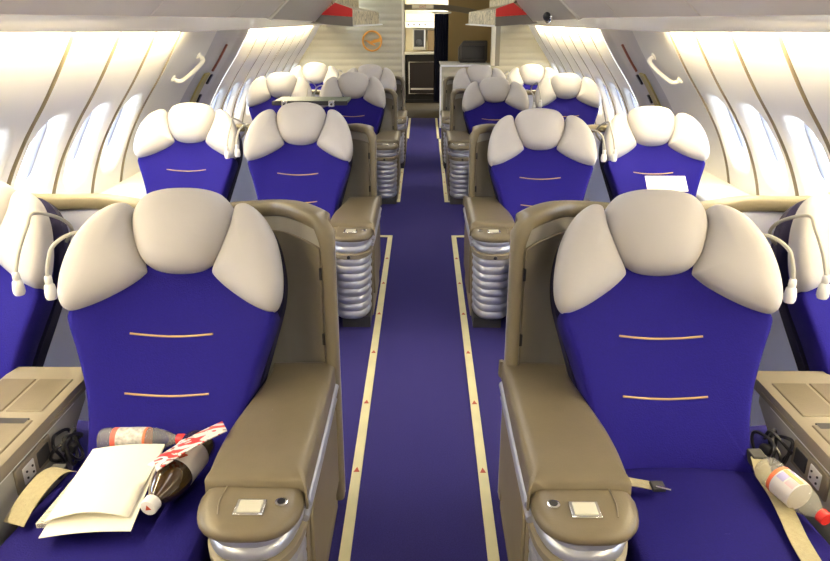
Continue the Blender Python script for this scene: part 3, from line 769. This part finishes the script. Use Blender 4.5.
def strap(path, width_dir, w, name, m, parent, th=.002):
    P = catmull(path, 5); mb = MB(); rg = []
    D = catmull(width_dir, 5)
    for p, d in zip(P, D):
        d = d.normalized() * w / 2
        rg.append([p - d, p + d, p + d + Vector((0, 0, th)), p - d + Vector((0, 0, th))])
    return mb.loft(rg).build(name, m, parent, sharp=60)
bl = thing('seat_belt', 'beige seat belt strap arched over the left edge of the left front seat', 'seat belt')
strap([(-.865, 1.43, .420), (-.868, 1.40, .441), (-.872, 1.36, .452), (-.882, 1.30, .443), (-.888, 1.25, .426), (-.890, 1.235, .418)], [(1, -.3, 0)] * 6, .055, 'webbing', M['strap'], bl)
MB().box(-.91, -.875, 1.41, 1.45, .405, .425).build('anchor_plate', M['dark'], bl, bevel=.003)
br = thing('seat_belt', 'beige seat belt strap running forward under the water bottle on the right front seat', 'seat belt')
strap([(.842, 1.50, .425), (.832, 1.44, .412), (.826, 1.36, .413), (.812, 1.28, .417), (.796, 1.20, .420), (.785, 1.10, .424), (.78, 1.0, .425)], [(1, .12, .0)] * 7, .042, 'webbing', M['strap'], br)
MB().box(.825, .86, 1.49, 1.53, .40, .43).build('anchor_plate', M['dark'], br, bevel=.003)
bb = thing('seat_belt', 'short beige belt end with dark buckle beside the right console on the right front seat', 'seat belt')
strap([(.462, 1.405, .420), (.49, 1.402, .419), (.52, 1.396, .417), (.545, 1.390, .416)], [(0, 1, 0)] * 4, .032, 'webbing', M['strap'], bb)
MB().box(.540, .572, 1.370, 1.402, .413, .424).build('buckle', M['dark'], bb, bevel=.003)
MB().tube([(.548, 1.376, .426), (.580, 1.366, .424)], .003, 6).build('buckle_tongue', M['chrome'], bb)

def bottle(name, lab, base, axis, Lh, R, body, cap, labels, cap_mark=None):
    t = thing(name, lab, 'bottle'); o = Vector(base); ax = Vector(axis).normalized()
    pr = [(.0, .004), (R * .55, 0), (R * .9, .006), (R, .02), (R * .98, .30 * Lh), (R * .93, .33 * Lh), (R, .36 * Lh), (R, .60 * Lh), (R * .96, .66 * Lh), (R * .80, .75 * Lh), (R * .52, .84 * Lh), (R * .38, .88 * Lh), (R * .37, .92 * Lh)]
    MB().lathe(pr, 28, o, ax).build('bottle_body', body, t, sharp=50)
    MB().lathe([(R * .43, .905 * Lh), (R * .46, .91 * Lh), (R * .46, .985 * Lh), (R * .42, Lh), (0, Lh)], 20, o, ax).build('cap', cap, t, sharp=40)
    if cap_mark:
        MB().lathe([(R * .20, Lh), (R * .18, Lh + .0012)], 3, o, ax).build('cap_mark', cap_mark, t)
    for a, b, m in labels:
        MB().lathe([(R * 1.012, a * Lh), (R * 1.016, a * Lh + .001), (R * 1.016, b * Lh - .001), (R * 1.012, b * Lh)], 28, o, ax).build('label_band', m, t, sharp=50)
    return t
lw = mat('label_white', (.78, .74, .70, 1), .5); lo_ = mat('label_orange', (.85, .18, .06, 1), .5); lb = mat('label_lilac', (.45, .42, .68, 1), .5)
lp_ = mat('label_pink', (.78, .48, .50, 1), .5)
lred = mat('label_red_print', (.7, .12, .08, 1), .5)
bottle('water_bottle', 'clear plastic bottle with red cap lying behind the cream booklet on left seat', (-.835, 1.545, .432), (.225, -.005, .006), .225, .031, M['pet'], M['red'], [(.18, .24, lred), (.24, .55, mat('label_grey_print', (.55, .52, .48, 1), .5, var=.4, vscale=90)), (.55, .58, lo_)])
dk = bottle('drink_bottle', 'dark amber drink bottle with white cap lying between booklet and left armrest', (-.553, 1.500, .458), (-.047, -.245, -.010), .25, .043, M['cola'], M['white'], [(.20, .52, lw)], M['rust'])
o = Vector((-.553, 1.500, .458)); ax = Vector((-.047, -.245, -.010)).normalized()
u = Vector((.25, -.2, .95)); u = (u - ax * u.dot(ax)).normalized(); w = ax.cross(u)
c = o + ax * .25 * .42 + u * .0440
MB().loft([[c + w * .012 + u * k, c - w * .012 + u * k, c + ax * .02 + u * k] for k in (-.001, .001)]).build('label_emblem', M['rust'], dk)
wb = bottle('water_bottle', 'clear plastic bottle with red cap and white label lying on the right front seat', (.815, 1.425, .450), (.060, -.185, -.010), .190, .034, M['pet'], M['red'], [(.26, .31, lo_), (.31, .60, lw)], None)
o = Vector((.815, 1.425, .450)); ax = Vector((.060, -.185, -.010)).normalized()
def label_patch(t, a0, a1, h0, h1, m, R=.0352, L=.190):
    u = Vector((0, 0, 1)); u = (u - ax * u.dot(ax)).normalized(); w = ax.cross(u); mb = MB(); rg = []
    for k in range(7):
        a = math.radians(a0 + (a1 - a0) * k / 6); d = u * math.cos(a) + w * math.sin(a)
        rg.append([o + ax * h0 * L + d * (R - .0008), o + ax * h1 * L + d * (R - .0008), o + ax * h1 * L + d * R, o + ax * h0 * L + d * R])
    mb.loft(rg).build('label_print', m, t)
label_patch(wb, -8, 10, .32, .59, mat('label_gold', (.42, .34, .12, 1), .5))
label_patch(wb, 14, 46, .33, .44, lb); label_patch(wb, 14, 46, .46, .58, lp_)
label_patch(wb, -50, -14, .34, .42, lb); label_patch(wb, -50, -14, .47, .58, lp_)
# magazine leaning over the dark bottle
mg = thing('magazine', 'red and white printed leaflet leaning between booklet and left armrest', 'magazine')
sheet(quad_grid((-.620, 1.362, .500), (-.592, 1.308, .508), (-.464, 1.430, .536), (-.493, 1.490, .524), 6, 4, lambda g, f: .006 * math.sin(PI * f)), .003).build('cover', M['magazine'], mg, sharp=80)
sheet(quad_grid((-.640, 1.372, .480), (-.612, 1.338, .497), (-.545, 1.405, .510), (-.570, 1.445, .498), 4, 3, lambda g, f: 0), .003).build('inner_page', M['paper'], mg, sharp=80)
# paper on second-row window seat
tag(sheet(quad_grid((1.19, 3.66, .60), (1.405, 3.66, .60), (1.405, 3.735, .665), (1.19, 3.735, .665), 3, 3, lambda g, f: 0)).build('paper_sheet', M['paper'], None), 'white sheet of paper propped on the second row window seat right of aisle', 'paper')
# raised tray table in front of the third row, left
tt = thing('tray_table', 'raised green grey tray table with two chrome clamps, left of aisle before third row', 'tray table', (-.79, 5.55, 0))
MB().box(-.32, .225, -.28, .06, .868, .890).build('table_top', M['glassgreen'], tt, bevel=.006)
MB().box(-.325, .23, -.295, -.278, .862, .893).build('front_edge', M['dark'], tt, bevel=.004)
for x in (-.23, .115):
    cl = MB().box(x - .022, x + .022, -.315, -.27, .850, .897).build('clamp', M['chrome'], tt, bevel=.006)
    MB().lathe([(.008, 0), (.008, .02)], 10, (x, -.325, .872), (0, 1, 0)).build('clamp_screw', M['dark'], cl)
MB().tube([(-.165, .0, .868), (-.165, .0, .03)], .022, 14).build('support_post', M['rubber'], tt)
MB().lathe([(.09, 0), (.09, .02), (.03, .035)], 20, (-.165, 0, 0)).build('foot', M['rubber'], tt)

# ------------------------------------------------------------------ galley lamps
gl = thing('galley_lamp', 'bright warm ceiling lamp inside the galley', 'ceiling light', (-.05, 12.7, 2.08))
MB().box(-.2, .2, -.35, .35, 0, .02).build('housing', M['white'], gl)
MB().box(-.18, .18, -.33, .33, -.012, -.001).build('diffuser', mat('galley_diffuser', (1, 1, 1, 1), .5, emis=(1, .85, .5, 1), estr=14), gl)

# lamp strengths
M['lamp'].node_tree.nodes['Principled BSDF'].inputs['Emission Strength'].default_value = 205

# ------------------------------------------------------------------ world, camera, view
w = bpy.data.worlds.new('sky'); bpy.context.scene.world = w; w.use_nodes = True
bg = w.node_tree.nodes['Background']; bg.inputs['Color'].default_value = (.78, .86, 1, 1); bg.inputs['Strength'].default_value = 13.0

f_px = 700.0
th = math.atan((280.5 - 20) / f_px); yaw = math.atan(9 * math.cos(th) / f_px)
cd = bpy.data.cameras.new('camera'); cam = bpy.data.objects.new('camera', cd); C.objects.link(cam)
cd.sensor_width = 36; cd.lens = 36 * f_px / 830; cd.clip_start = .05
cam.location = (0, 0, 1.45); cam.rotation_euler = (PI / 2 - th, 0, yaw)
sc = bpy.context.scene; sc.camera = cam
sc.view_settings.view_transform = 'Standard'; sc.view_settings.look = 'None'; sc.view_settings.gamma = 1; sc.view_settings.use_curve_mapping = False
sc.view_settings.exposure = .15
sc.cycles.max_bounces = 8; sc.cycles.diffuse_bounces = 5; sc.cycles.transparent_max_bounces = 8
sc.cycles.sample_clamp_indirect = 8
